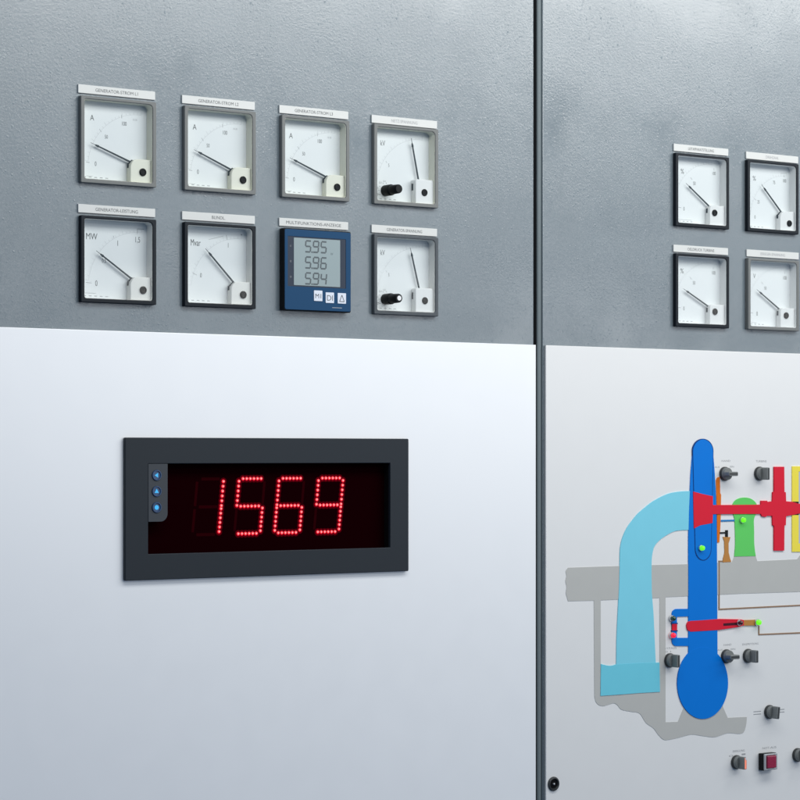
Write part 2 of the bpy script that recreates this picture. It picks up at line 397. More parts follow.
# ------------------------------------------------------------------ pointer instruments
def meter(x, z, label, bez, wall, cov, nums, unit, tip, root, screw, ticks, knob=None, cover='round', unit_ink='ink', num_ink='ink', marks=()):
    t = thing("panel_meter", (x, z, 0), label, "meter", "pointer meters in the grey sheets")
    op = (4.6, 91.4, -91.2, -3.2)
    MB().prism(rrect(0, 96, -95.6, 0, 1.2), 0.05, 6.0, [rrect(op[0], op[1], op[2], op[3], (5, 2.5, 2.5, 2.5))], bevel=0.8).build("bezel", M[bez], t)
    MB().prism([(2.0, -93.6), (94.0, -93.6), (94.0, -2.0), (2.0, -2.0)], -8.2, 4.9,
               [rrect(op[0] + 0.35, op[1] - 0.35, op[2] + 0.35, op[3] - 0.35, (5, 2.5, 2.5, 2.5))]).build("case", M[wall], t)
    dial = MB().box(2.4, 93.6, -93.2, -2.4, -9.2, -7.2).build("dial", M['dial'], t)
    D = -7.2
    b = MB(); b.text(unit[0], unit[1], unit[2], unit[3], D, narrow=unit[4] if len(unit) > 4 else 0.85)
    b.build("unit_lettering", M[unit_ink], dial)
    b = MB()
    for s, nx, nz, h in nums: b.text(s, nx, nz, h, D, narrow=0.7)
    b.build("scale_lettering", M[num_ink], dial)
    # the graduated arc, centred on the pointer's axis
    b = MB(); R0 = 65.0
    prev = None
    for k in range(41):
        a = math.radians(175 - 85.0 * k / 40 - 3)
        p = (screw[0] + R0 * math.cos(a), screw[1] + R0 * math.sin(a))
        if p[0] < 5.8 or p[1] > -6: prev = None; continue
        if prev and k % 1 == 0: b.bar(prev, p, 0.28, D, D + 0.05)
        if k % 2 == 0:
            L = 4.2 if k % 10 == 0 else 2.4
            q = (screw[0] + (R0 + L) * math.cos(a), screw[1] + (R0 + L) * math.sin(a))
            if q[0] > 5.5 and q[1] < -5: b.bar(p, q, 0.3, D, D + 0.06)
        prev = p
    b.build("scale_arc", M['ink_faint'], dial)
    b = MB()
    for (p, q, w) in ticks: b.bar(p, q, w, D, D + 0.07)
    for k in range(5): b.bar((10 + 7 * k, -87.6), (13.5 + 7 * k, -87.6), 0.9, D, D + 0.05)
    for s, nx, nz, h in marks: b.text(s, nx, nz, h, D, narrow=0.8)
    b.build("scale_marking", M['ink_light'], dial)
    # pointer: a thin tip, then the dark blade down to the axis under the cover
    T = Vector(tip); u = (T - Vector(root)).normalized(); P0 = Vector(root) - u * 9
    b = MB(); b.bar(P0 + u * 3, T, 2.0, -4.2, -3.2, 1.4); b.bar(T, T + u * 7.5, 0.55, -4.0, -3.5, 0.3)
    b.bar(T - u * 3.0, T + u * 1.2, 2.6, -4.3, -3.1, 1.2)
    b.build("pointer", M['pointer'], t)
    if cover == 'round':
        c = MB().prism(rrect(65.0, 91.4, -91.2, -64.8, (0.4, 10.0, 0.4, 0.4), 10), -7.1, 1.8, bevel=0.7).build("pivot_cover", M[cov], t)
        MB().box(64.5, 65.2, -74.6, -69.4, -5.2, -2.6).bar((66.0, -69.4), (70.0, -65.6), 1.1, -4.6, -2.6).build("slot", M['pointer'], c)
    elif cover == 'wide':
        c = MB().prism(rrect(64.6, 91.4, -91.2, -64.6, (0.4, 6.0, 0.4, 0.4), 8), -7.1, 1.8, bevel=0.7).build("pivot_cover", M[cov], t)
        MB().box(64.1, 64.8, -74.6, -68.6, -5.2, -2.6).build("slot", M['pointer'], c)
    else:
        c = MB().prism(rrect(64.4, 91.2, -91.2, -61.8, (2.6, 2.6, 0.4, 0.4), 6), -7.1, 2.2, bevel=0.7).build("pivot_cover", M[cov], t)
        MB().box(63.9, 64.6, -75.0, -67.0, -5.4, -3.0).build("slot", M['pointer'], c)
    b = MB(); b.lathe(screw[0], screw[1], [(0, 1.7), (4.3, 1.7), (4.3, 2.9), (3.9, 3.5), (3.2, 3.6), (3.0, 3.0), (0, 2.9)])
    b.bar((screw[0] - 2.4, screw[1] - 1.4), (screw[0] + 2.4, screw[1] + 1.4), 0.7, 2.9, 3.3)
    b.build("adjusting_screw", M['black'], t)
    MB().box(op[0] + 0.05, op[1] - 0.05, op[2] + 0.05, op[3] - 0.05, 4.2, 4.9).build("glass", M['glass'], t, smooth=False)
    if knob:
        kx, kz = knob
        b = MB(); b.lathe(kx, kz, [(0, -7.0), (6.7, -7.0), (6.7, 5.6), (6.2, 6.4), (5.8, 6.6), (5.4, 20.0), (4.7, 21.3), (0, 21.4)], 36)
        kn = b.build("selector_knob", M['black'], t)
        b = MB()
        if knob_white:
            b.lathe(kx, kz, [(0, 21.2), (2.9, 21.2), (2.9, 21.7), (0, 21.8)], 28)
            b.build("position_dot", M['white_ink'], kn)
        b = MB()
        for a, s in ((165, "L1-2"), (125, "L2-3"), (95, "L3-1"), (210, "0")):
            a = math.radians(a); b.text(s, kx + 12.5 * math.cos(a), kz + 11.5 * math.sin(a), 2.2, D + 0.02, narrow=0.7)
        for a in (180, 150, 110, 80, 215):
            a = math.radians(a); b.bar((kx + 8.6 * math.cos(a), kz + 8.6 * math.sin(a)), (kx + 10 * math.cos(a), kz + 10 * math.sin(a)), 0.5, D, D + 0.08)
        b.bar((7, kz - 2.5), (kx - 8, kz - 5), 0.45, D, D + 0.08); b.bar((kx, kz - 9), (kx, kz - 15), 0.45, D, D + 0.08)
        b.build("selector_lettering", M['ink'], dial)

knob_white = False
amp_nums = [("50", 39.2, -41.5, 4.2), ("100", 62.2, -25.1, 4.6), ("0", 25.6, -72.4, 5.0)]
amp_ticks = [((13.5, -71.2), (18, -71.6), 0.6), ((30.5, -33.5), (33, -36.8), 0.5), ((58.5, -15.5), (59.0, -19.5), 0.5), ((14, -91 + 4.5), (22, -86.5), 0.4)]
amp_marks = [("10-30", 76, -19.8, 2.2)]
TIPS = ((24.6, -52.4), (25.4, -50.8), (24.4, -50.6)); ROOTS = ((68.1, -67.9), (68.4, -67.6), (68.3, -67.0))
for k, (xx, nm) in enumerate(((COLS_L[0], "L1"), (COLS_L[1], "L2"), (COLS_L[2], "L3"))):
    meter(xx, ROW_T, "grey-framed ammeter marked A, under the plate GENERATOR-STROM %s" % nm, 'bez_grey', 'cream', 'cream', amp_nums, ("A", 21.2, -21.6, 6.2),
          TIPS[k], ROOTS[k], (80.6, -79.0), amp_ticks, unit_ink='ink', num_ink='ink', marks=amp_marks)
meter(COLS_L[3], ROW_T, "grey-framed voltmeter with a plain black selector knob, under the plate NETZ-SPANNUNG", 'bez_grey', 'cream', 'white_pl', [("5", 31.0, -46.6, 4.0)], ("kV", 22.0, -20.5, 6.5, 0.72),
      (63.6, -19.4), (72.5, -60.2), (77.5, -77.4), [((26.5, -42.0), (28.2, -44.0), 0.5)], knob=(25.5, -77.6), cover='tall')
meter(COLS_L[0], ROW_B, "black-framed MW power meter, under the plate GENERATOR-LEISTUNG", 'bez_black', 'ivory', 'ivory', [("0,5", 36.2, -47.9, 4.6), ("1", 53.8, -27.5, 6.0), ("1,5", 79.5, -22.4, 6.2), ("0", 26.6, -73.2, 6.2)], ("MW", 20.8, -21.5, 7.0, 0.8),
      (30.8, -41.6), (70.4, -67.4), (81.0, -79.3), [((13.5, -73.0), (20.5, -73.3), 0.6), ((78.8, -16), (79, -10.3), 0.5), ((79, -10.3), (87.5, -10.3), 0.6), ((48, -19.5), (48.8, -22), 0.5), ((12, -84.5), (26, -84.5), 0.5)], num_ink='ink')
meter(COLS_L[1], ROW_B, "black-framed Mvar meter, under the plate with one short word", 'bez_black', 'ivory', 'ivory', [("1", 66.4, -22.6, 5.4), ("0", 29.6, -58.6, 5.0)], ("Mvar", 22.6, -21.7, 7.4, 0.62),
      (39.0, -33.5), (71.7, -65.6), (80.9, -79.5), [((63.8, -11.2), (65.0, -16.5), 0.6), ((18.5, -56.6), (24.5, -58.8), 0.6), ((83.5, -9.6), (85.5, -9.6), 1.4), ((40, -17.5), (60, -12.4), 0.4)], unit_ink='ink_dark')
knob_white = True
meter(COLS_L[3], ROW_B, "dark grey-framed voltmeter whose black selector knob has a white dot, under the plate GENERATOR-SPANNUNG", 'bez_dark', 'ivory', 'white_pl', [("5", 31.0, -46.8, 4.0)], ("kV", 21.8, -20.5, 6.5, 0.66),
      (62.6, -20.5), (73.6, -61.1), (78.2, -76.8), [((26.5, -42.0), (28.2, -44.0), 0.5)], knob=(25.5, -76.6), cover='tall')
knob_white = False
meter(COLS_R[0], ROW_T, "black-framed percent meter, upper left of the four in the right cabinet", 'bez_black', 'white_pl', 'white_pl', [("50", 45.0, -36.4, 4.6), ("100", 80.6, -20.9, 4.4), ("0", 26.4, -71.0, 5.0)], ("%", 23.4, -21.8, 6.4, 1.0),
      (33.0, -41.8), (71.4, -67.6), (72.8, -74.5), [((15, -69.4), (21.5, -70), 0.6), ((38, -29), (41, -32), 0.6), ((80.4, -14), (80.4, -17.2), 0.6), ((12, -85.5), (40, -85.5), 0.5)], cover='wide')
meter(COLS_R[1], ROW_T, "black-framed speed meter at the right edge, upper right of the right cabinet's four", 'bez_black', 'white_pl', 'white_pl', [("25", 32.6, -53.8, 4.4), ("75", 62.0, -25.8, 4.6), ("100", 82.0, -22.2, 4.6), ("0", 26.0, -74.6, 4.8)], ("%", 24.8, -22.5, 6.4, 1.0),
      (40.6, -35.8), (73.2, -66.7), (81.6, -81.0), [((25, -50.0), (28.5, -52), 0.5), ((81, -15), (81, -17.5), 0.6), ((74, -12.6), (86, -11.6), 0.5)], cover='round')
meter(COLS_R[0], ROW_B, "black-framed percent meter, lower left of the four in the right cabinet", 'bez_black', 'white_pl', 'white_pl', [("50", 44.4, -36.3, 4.6), ("100", 79.8, -21.6, 4.8), ("0", 26.2, -70.8, 5.2)], ("%", 22.8, -21.5, 6.4, 1.0),
      (28.8, -48.4), (69.6, -68.3), (73.4, -73.9), [((14, -69.6), (20.5, -70.2), 0.6), ((37, -29), (40, -32), 0.6), ((79.2, -14), (79.2, -17.2), 0.6)], cover='wide')
meter(COLS_R[1] + 1.0, ROW_B, "grey-framed voltmeter marked V, at the right edge, lower right of the four", 'bez_grey', 'white_pl', 'white_pl', [("50", 44.6, -38.2, 4.4), ("100", 81.6, -22.7, 5.0), ("0", 29.0, -73.2, 5.6)], ("V", 24.0, -22.6, 6.2),
      (31.6, -44.8), (71.8, -68.7), (74.6, -74.7), [((15, -72.2), (21.5, -72.6), 0.6), ((37, -30), (40, -33), 0.6), ((81.2, -14), (81.2, -18), 0.6), ((12, -85.5), (28, -85.5), 0.5)], cover='wide')

# ------------------------------------------------------------------ digital multimeter
t = thing("digital_multimeter", (MF_AT[0], MF_AT[1], 0), "blue digital multimeter showing 5.95, 5.96 and 5.94, among the pointer meters", "multimeter")
MB().prism(rrect(0, 95.8, -95.8, 0, 2.0), 0.05, 9.4, bevel=1.4).build("housing", M['black'], t)
MB().prism(rrect(1.2, 94.8, -94.6, -1.2, 2.4), 9.3, 10.0, [rrect(5.4, 87.8, -67.6, -9.4, 0.8)], bevel=0.25).build("front_foil", M['mf_blue'], t)
w = MB().prism(rrect(5.5, 87.7, -67.5, -9.5, 0.8), 9.1, 9.6).build("window", M['mf_navy'], t)
MB().text("L1", 9.6, -20.5, 2.0, 9.62).text("L2", 9.6, -38.5, 2.0, 9.62).text("L3", 9.6, -56.5, 2.0, 9.62).build("phase_lettering", M['ink_light'], w)
lcd = MB().prism(rrect(14.0, 79.6, -66.0, -10.8, 0.6), 9.5, 9.8).build("display", M['lcd'], t)
def seg_digit(b, ch, x, z, w, h, th, d, slant=0.1):
    g = 0.35
    def P(px, pz): return (x + px + slant * (pz + h), z + pz)
    hz = {'a': 0.0, 'g': -h / 2, 'd': -h}
    for s in SEGS[ch]:
        if s in hz: b.bar(P(g, hz[s]), P(w - g, hz[s]), th, d, d + 0.05)
        else:
            px = 0 if s in 'fe' else w; za, zb = ((-g, -h / 2 + g) if s in 'fb' else (-h / 2 - g, -h + g))
            b.bar(P(px, za), P(px, zb), th, d, d + 0.06)
b = MB()
for row, (s, z) in enumerate((("595", -13.8), ("596", -32.6), ("594", -51.2))):
    for k, ch in enumerate(s): seg_digit(b, ch, 29.6 + 11.0 * k, z, 7.4, 12.8, 1.9, 9.8)
    b.box(38.5, 40.4, z - 13.8, z - 11.9, 9.8, 9.87)
b.text("kV", 67.8, -27.4, 2.6, 9.8)
b.build("digits", M['lcd_seg'], lcd)
for k, (x0, z0, s) in enumerate(((41.8, -71.2, "M1"), (58.4, -72.9, "DI"), (75.6, -73.0, None))):
    f = MB().prism(rrect(x0, x0 + 12.0, z0 - 12.4, z0, 0.6), 9.9, 10.6, bevel=0.2).build("button", M['btn_white'], t)
    b = MB()
    if s: b.text(s, x0 + 6.0, z0 - 6.4, 5.2 if k == 0 else 6.4, 10.62, w=8.2)
    else:
        a, c, e = (x0 + 6, z0 - 2.4), (x0 + 2.6, z0 - 10), (x0 + 9.4, z0 - 10)
        for p, q in ((a, c), (c, e), (e, a)): b.bar(p, q, 0.9, 10.6, 10.68)
    b.build("symbol", M['ink_dark' if k == 0 else 'ink'], f)
MB().bar((68, -90.5), (82, -90.5), 0.7, 10.0, 10.05).build("print_line", M['ink_light'], t)

# ------------------------------------------------------------------ red number display
t = thing("led_display", (LED_AT[0], LED_AT[1], 0), "black-framed number display showing 1569 in red dots on the white door", "display")
OPN = (29.5, 364.2, -130.2, -29.2)
MB().prism(rrect(0, LED_W, -LED_H, 0, 1.6), DOOR + 0.05, DOOR + 5.0, [rrect(*OPN, 0.6)], bevel=0.7).build("bezel", M['charcoal'], t)
MB().prism([(12, -LED_H + 12), (LED_W - 12, -LED_H + 12), (LED_W - 12, -12), (12, -12)], -6.0, DOOR, [rrect(OPN[0] - 0.6, OPN[1] + 0.6, OPN[2] - 0.6, OPN[3] + 0.6, 0.6)]).build("recess", M['black_flat'], t)
scr = MB().box(14, LED_W - 14, -LED_H + 14, -14, -7.5, -4.0).build("screen", M['screen'], t)
MB().prism(rrect(OPN[0] + 0.3, 54.8, -94.2, OPN[3] - 0.2, (0, 0, 0, 9.0), 8), 3.0, 8.8, bevel=0.25).build("keypad", M['keypad'], t)
for k, z in enumerate((-42.2, -60.2, -78.2)):
    bt = MB().lathe(40.3, z, [(0, 8.5), (6.1, 8.5), (6.1, 9.6), (5.6, 10.2), (4.9, 10.2), (4.4, 9.0), (0, 9.0)]).build("button", M['btn_ring'], t)
    b = MB(); cx = 40.3
    if k == 0: b.prism([(cx - 2.6, z), (cx + 1.7, z + 2.6), (cx + 1.7, z - 2.6)], 9.0, 9.3)
    elif k == 1: b.prism([(cx, z + 2.8), (cx - 2.7, z - 1.8), (cx + 2.7, z - 1.8)], 9.0, 9.3)
    else: b.lathe(cx, z, [(0, 9.3), (2.6, 9.3), (2.6, 9.0)], 24)
    b.build("symbol", M['btn_glow'], bt)

def dots(ch):
    """dot centres of the lit and the idle segments of one slanted digit, from its top left"""
    seg = {'a': [(5.3 + 4.95 * k, 0) for k in range(6)], 'g': [(5.3 + 4.95 * k, -31.8) for k in range(6)], 'd': [(5.3 + 4.95 * k, -63.4) for k in range(6)],
           'f': [(0, -3 - 5.55 * k) for k in range(6)], 'b': [(35.3, -3 - 5.55 * k) for k in range(6)],
           'e': [(0, -34.2 - 5.25 * k) for k in range(6)], 'c': [(35.3, -34.2 - 5.25 * k) for k in range(6)]}
    lit = []; idle = []
    for s, pts in seg.items():
        pts = [(x + 0.104 * (z + 3), z) for x, z in pts]
        if s in SEGS[ch]: lit += pts
        else: idle.append(pts)
    return lit, idle
LED_DX = 5.7 + 2.9
for k, ch in enumerate("1569"):
    ox = (92.8, 149.2, 204.4, 260.2)[k] + LED_DX; oz = -46.9
    lit, idle = dots(ch)
    halo = MB(); core = MB()
    for x, z in lit:
        halo.lathe(ox + x, oz + z, [(2.25, -4.0), (2.1, -3.6), (0.9, -3.45)], 18)
        core.lathe(ox + x, oz + z, [(1.0, -3.6), (0.8, -3.2), (0.45, -3.05), (0, -3.0)], 14)
    bloom = MB()  # glow around the lit dots, put in as faint emissive discs
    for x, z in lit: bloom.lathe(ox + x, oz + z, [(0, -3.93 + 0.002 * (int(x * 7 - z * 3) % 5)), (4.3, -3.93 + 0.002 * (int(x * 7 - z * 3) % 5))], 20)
    dg = halo.build("digit", M['led_halo'], t)
    core.build("light_dots", M['led_core'], dg)
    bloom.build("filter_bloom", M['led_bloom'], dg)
    b = MB()
    for pts in idle:
        b.bar((ox + pts[0][0], oz + pts[0][1]), (ox + pts[-1][0], oz + pts[-1][1]), 3.4, -4.0, -3.9)
    b.build("idle_segments", M['led_off'], dg)

# ------------------------------------------------------------------ plant diagram on the right door
DIAGRAM = {
  'foundation': [(351.2, -143.9),(406.7, -144.1),(470.3, -144.7),(525.7, -144.1),(550.3, -144.2),(554.3, -136.8),(594.1, -137.0),(597.2, -143.9),(672.6, -143.2),(678.1, -137.6),(700.3, -125.9),(774.6, -126.1),(790.5, -141.7),(875.4, -140.9),(875.4, -189.7),(677.2, -187.7),(564.4, -186.6),(431.2, -186.7),(431.2, -349.6),(452.9, -350.5),(462.3, -334.3),(473.8, -310.0),(520.6, -312.6),(534.9, -337.4),(542.6, -350.8),(577.7, -351.8),(577.5, -354.2),(577.4, -356.5),(577.1, -358.9),(576.6, -361.3),(576.0, -363.8),(575.1, -366.6),(574.1, -369.1),(572.7, -371.0),(571.3, -372.3),(569.7, -373.1),(567.6, -373.4),(564.4, -373.6),(559.9, -373.2),(554.3, -372.4),(548.3, -371.6),(542.4, -371.3),(536.7, -372.0),(530.9, -373.2),(525.1, -374.3),(519.5, -375.0),(514.2, -374.8),(509.1, -374.1),(504.1, -373.2),(498.9, -372.4),(493.6, -371.4),(488.2, -370.3),(482.8, -369.3),(477.4, -368.8),(472.0, -369.0),(466.6, -369.7),(461.3, -370.5),(456.0, -371.2),(450.7, -371.8),(445.2, -372.3),(440.2, -372.8),(435.9, -373.0),(432.8, -373.1),(430.6, -373.0),(428.7, -372.6),(426.6, -371.7),(424.3, -370.3),(421.9, -368.3),(419.5, -366.2),(417.3, -364.1),(415.5, -362.1),(413.8, -360.1),(412.0, -358.0),(409.8, -356.1),(406.9, -354.2),(403.6, -352.5),(400.2, -350.6),(397.0, -348.4),(394.2, -345.3),(391.6, -341.7),(389.0, -338.3),(386.1, -335.6),(382.9, -334.2),(379.6, -333.5),(376.0, -333.1),(372.3, -332.5),(368.0, -331.6),(363.2, -330.8),(358.6, -329.8),(355.0, -328.7),(352.6, -327.4),(351.0, -325.8),(349.7, -324.2),(348.3, -322.9),(346.8, -321.8),(345.4, -320.9),(343.9, -320.2),(342.2, -319.7),(340.1, -319.7),(337.8, -320.0),(335.4, -320.5),(333.0, -320.9),(330.8, -321.3),(328.5, -321.7),(326.2, -322.1),(324.1, -322.2),(322.0, -322.1),(319.9, -321.7),(317.9, -321.1),(316.2, -320.4),(314.6, -319.4),(313.3, -318.3),(312.1, -317.0),(311.1, -315.6),(310.4, -314.1),(309.9, -312.5),(309.5, -310.9),(309.1, -309.2),(308.1, -186.9),(265.1, -186.1),(264.6, -184.8),(264.1, -183.5),(263.6, -182.1),(263.1, -180.8),(262.6, -179.4),(262.1, -178.0),(261.7, -176.6),(261.5, -175.0),(261.7, -173.4),(262.1, -171.7),(262.5, -169.9),(262.6, -168.1),(262.3, -166.2),(261.7, -164.3),(261.1, -162.3),(260.8, -160.5),(261.1, -158.8),(261.6, -157.3),(262.2, -155.7),(262.5, -154.2),(262.3, -152.6),(261.8, -151.1),(261.3, -149.5),(261.3, -148.1),(261.9, -146.9),(262.9, -145.8),(264.1, -144.7),(265.1, -143.7)],
  'foundation_hole': [(319.5, -186.6),(420.8, -187.1),(420.8, -296.7),(319.5, -291.2)],
  'draft_pipe': [(477.4, -48.7),(472.5, -48.8),(467.6, -48.8),(462.7, -48.9),(457.8, -49.1),(452.9, -49.4),(447.9, -49.9),(443.0, -50.5),(438.4, -51.2),(434.1, -52.2),(430.1, -53.4),(426.1, -54.7),(422.2, -56.0),(418.3, -57.5),(414.3, -59.1),(410.5, -60.7),(406.9, -62.4),(403.6, -64.1),(400.6, -65.8),(397.7, -67.5),(394.7, -69.4),(391.6, -71.2),(388.5, -73.2),(385.4, -75.1),(382.6, -77.1),(380.2, -79.0),(377.9, -80.9),(375.8, -82.9),(373.7, -84.9),(371.3, -87.1),(368.9, -89.4),(366.6, -91.8),(364.6, -94.1),(362.8, -96.3),(361.3, -98.5),(359.9, -100.7),(358.6, -103.0),(357.3, -105.4),(356.1, -108.0),(355.0, -110.6),(354.1, -113.2),(353.4, -115.5),(352.9, -117.8),(352.4, -120.1),(352.1, -122.8),(351.8, -125.8),(351.7, -129.2),(351.6, -132.7),(351.6, -136.2),(351.5, -139.4),(351.4, -142.4),(351.4, -145.9),(351.2, -150.4),(351.0, -155.7),(350.8, -161.6),(350.5, -168.8),(350.0, -177.9),(349.2, -190.0),(348.2, -204.4),(347.2, -219.2),(346.5, -232.3),(346.0, -243.3),(345.9, -253.1),(345.8, -262.5),(345.6, -272.1),(414.2, -275.5),(413.5, -269.6),(409.7, -207.4),(406.7, -179.8),(406.2, -157.1),(406.2, -152.2),(406.3, -147.3),(406.3, -142.5),(406.5, -138.4),(406.8, -135.0),(407.2, -132.2),(407.7, -129.7),(408.3, -127.3),(409.0, -125.0),(409.7, -122.9),(410.8, -121.0),(412.1, -119.1),(413.9, -117.1),(416.2, -115.3),(418.5, -113.5),(420.8, -112.0),(422.9, -110.6),(424.9, -109.5),(427.1, -108.5),(429.6, -107.3),(432.6, -105.9),(435.9, -104.5),(439.4, -103.1),(442.8, -102.0),(445.9, -101.2),(448.9, -100.6),(452.2, -100.3),(456.0, -100.0),(460.8, -99.8),(466.2, -99.8),(471.9, -99.9),(477.4, -100.0)],
  'water_basin': [(319.5, -268.2),(321.6, -268.7),(323.7, -269.3),(325.8, -269.7),(327.6, -270.2),(329.2, -270.5),(330.5, -270.7),(331.7, -270.9),(333.0, -271.1),(334.5, -271.2),(335.9, -271.2),(337.4, -271.2),(339.0, -271.1),(340.6, -270.9),(342.2, -270.6),(343.9, -270.3),(345.8, -270.0),(347.9, -270.0),(350.3, -270.0),(352.7, -270.0),(355.2, -270.0),(386.1, -270.2),(420.0, -271.3),(420.8, -309.5),(386.1, -309.0),(351.7, -309.1),(318.8, -308.9)],
  'pressure_pipe': [(478.1, -0.1),(475.1, -26.4),(472.0, -76.2),(471.1, -109.0),(471.0, -267.2),(477.4, -323.4),(517.0, -325.7),(523.3, -268.8),(522.8, -193.5),(522.2, -119.1),(521.1, -70.3),(519.9, -47.8),(517.9, -21.3),(515.5, -0.1)],
  'spiral_casing': [(542.4, -304.6),(542.0, -310.8),(540.8, -316.9),(538.9, -322.7),(536.2, -328.1),(532.9, -333.1),(528.9, -337.6),(524.3, -341.4),(519.3, -344.6),(513.9, -347.0),(508.2, -348.7),(502.4, -349.5),(496.4, -349.5),(490.4, -348.8),(484.6, -347.2),(479.0, -344.8),(473.6, -341.8),(468.7, -338.0),(464.3, -333.7),(460.4, -328.8),(457.1, -323.5),(454.5, -317.8),(452.6, -311.9),(451.5, -305.8),(451.1, -299.6),(451.5, -293.5),(452.6, -287.5),(454.5, -281.8),(457.1, -276.4),(460.4, -271.4),(464.3, -267.0),(468.7, -263.1),(473.6, -259.9),(479.0, -257.4),(484.6, -255.7),(490.4, -254.7),(496.4, -254.6),(502.4, -255.3),(508.2, -256.8),(513.9, -259.0),(519.3, -262.0),(524.3, -265.7),(528.9, -270.1),(532.9, -275.0),(536.2, -280.3),(538.9, -286.1),(540.8, -292.1),(542.0, -298.3)],
  'valve_body': [(477.6, 3.9),(477.9, 7.0),(479.0, 10.0),(480.8, 12.8),(483.1, 15.3),(486.0, 17.3),(489.3, 18.8),(492.8, 19.8),(496.6, 20.1),(500.3, 19.8),(503.9, 18.9),(507.2, 17.4),(510.1, 15.4),(512.5, 12.9),(514.2, 10.1),(515.3, 7.1),(515.7, 3.9),(511.9, -125.7),(511.6, -128.7),(510.7, -131.6),(509.4, -134.2),(507.5, -136.5),(505.2, -138.3),(502.6, -139.7),(499.8, -140.5),(496.9, -140.7),(494.0, -140.3),(491.2, -139.4),(488.6, -137.9),(486.4, -135.9),(484.5, -133.6),(483.2, -130.9),(482.3, -128.0),(482.0, -125.0)],
  'bypass_pipe': [(472.4, -203.3),(451.6, -202.7),(450.7, -202.7),(449.8, -202.7),(448.8, -202.7),(447.9, -202.8),(447.0, -203.1),(446.0, -203.5),(445.2, -203.9),(444.4, -204.4),(443.7, -204.9),(443.1, -205.5),(442.6, -206.1),(442.3, -206.8),(442.0, -207.6),(441.9, -208.5),(441.8, -209.4),(441.7, -210.3),(441.7, -243.0),(441.7, -243.0),(441.8, -243.8),(441.9, -244.7),(442.0, -245.6),(442.3, -246.4),(442.6, -247.2),(443.1, -247.9),(443.6, -248.6),(444.2, -249.2),(444.9, -249.7),(445.6, -250.1),(446.4, -250.5),(447.2, -250.8),(448.1, -251.0),(449.1, -251.1),(450.1, -251.1),(451.1, -251.2),(472.4, -252.2),(472.4, -241.4),(450.7, -240.5),(450.7, -213.0),(472.4, -213.3)],
  'bypass_valve': [(441.7, -222.1),(450.7, -222.3),(450.7, -230.7),(441.7, -230.4)],
  'bypass_cap_a': [(440.7, -220.6),(451.8, -220.9),(451.8, -222.5),(440.7, -222.2)],
  'bypass_cap_b': [(440.7, -230.2),(451.8, -230.6),(451.8, -232.2),(440.7, -231.8)],
  'nozzle': [(564.1, -220.7),(526.9, -218.7),(491.7, -219.3),(474.4, -219.3),(473.3, -219.5),(472.2, -219.7),(471.2, -219.9),(470.3, -220.3),(469.5, -220.9),(468.9, -221.5),(468.3, -222.3),(467.9, -223.1),(467.7, -224.0),(467.6, -225.0),(467.6, -226.0),(467.8, -227.0),(468.0, -228.1),(468.3, -229.2),(468.8, -230.2),(469.5, -231.1),(470.5, -231.8),(471.8, -232.3),(473.1, -232.8),(474.4, -233.4),(497.1, -233.4),(526.9, -233.2),(559.8, -231.0),(570.9, -229.0),(570.9, -221.9)],
  'nozzle_slot': [(533.1, -224.9),(562.6, -224.5),(563.3, -228.3),(533.1, -228.3)],
  'nozzle_rod': [(570.9, -221.9),(596.3, -222.5),(596.3, -230.2),(570.9, -229.4)],
  'line_a': [(525.8, -141.4),(535.1, -141.6),(535.1, -143.5),(527.8, -143.3),(527.8, -205.1),(677.2, -205.3),(794.5, -205.7),(794.5, -207.4),(677.2, -207.0),(525.8, -206.9)],
  'line_b': [(599.1, -230.5),(601.0, -230.6),(601.0, -241.8),(677.2, -242.7),(794.5, -244.2),(794.5, -246.0),(677.2, -244.5),(599.1, -243.4)],
  'guide_vane': [(521.1, -35.2),(522.4, -32.2),(524.6, -30.8),(527.8, -30.6),(528.4, -51.8),(530.0, -53.8),(529.5, -81.0),(528.6, -98.2),(526.8, -117.4),(522.9, -117.4),(522.4, -74.3)],
  'oil_pump': [(533.3, -110.1),(547.2, -110.7),(545.0, -116.2),(543.7, -118.5),(543.9, -131.1),(546.5, -139.1),(548.8, -143.7),(533.3, -143.9),(533.7, -139.2),(536.6, -130.9),(536.0, -116.0)],
  'crank': [(526.9, -103.8),(538.0, -103.6),(538.0, -101.3),(542.6, -101.3),(542.6, -110.5),(538.0, -110.5),(538.0, -105.6),(526.9, -105.8)],
  'cooling_line': [(528.8, -87.5),(556.2, -87.5),(556.2, -89.7),(528.8, -89.8)],
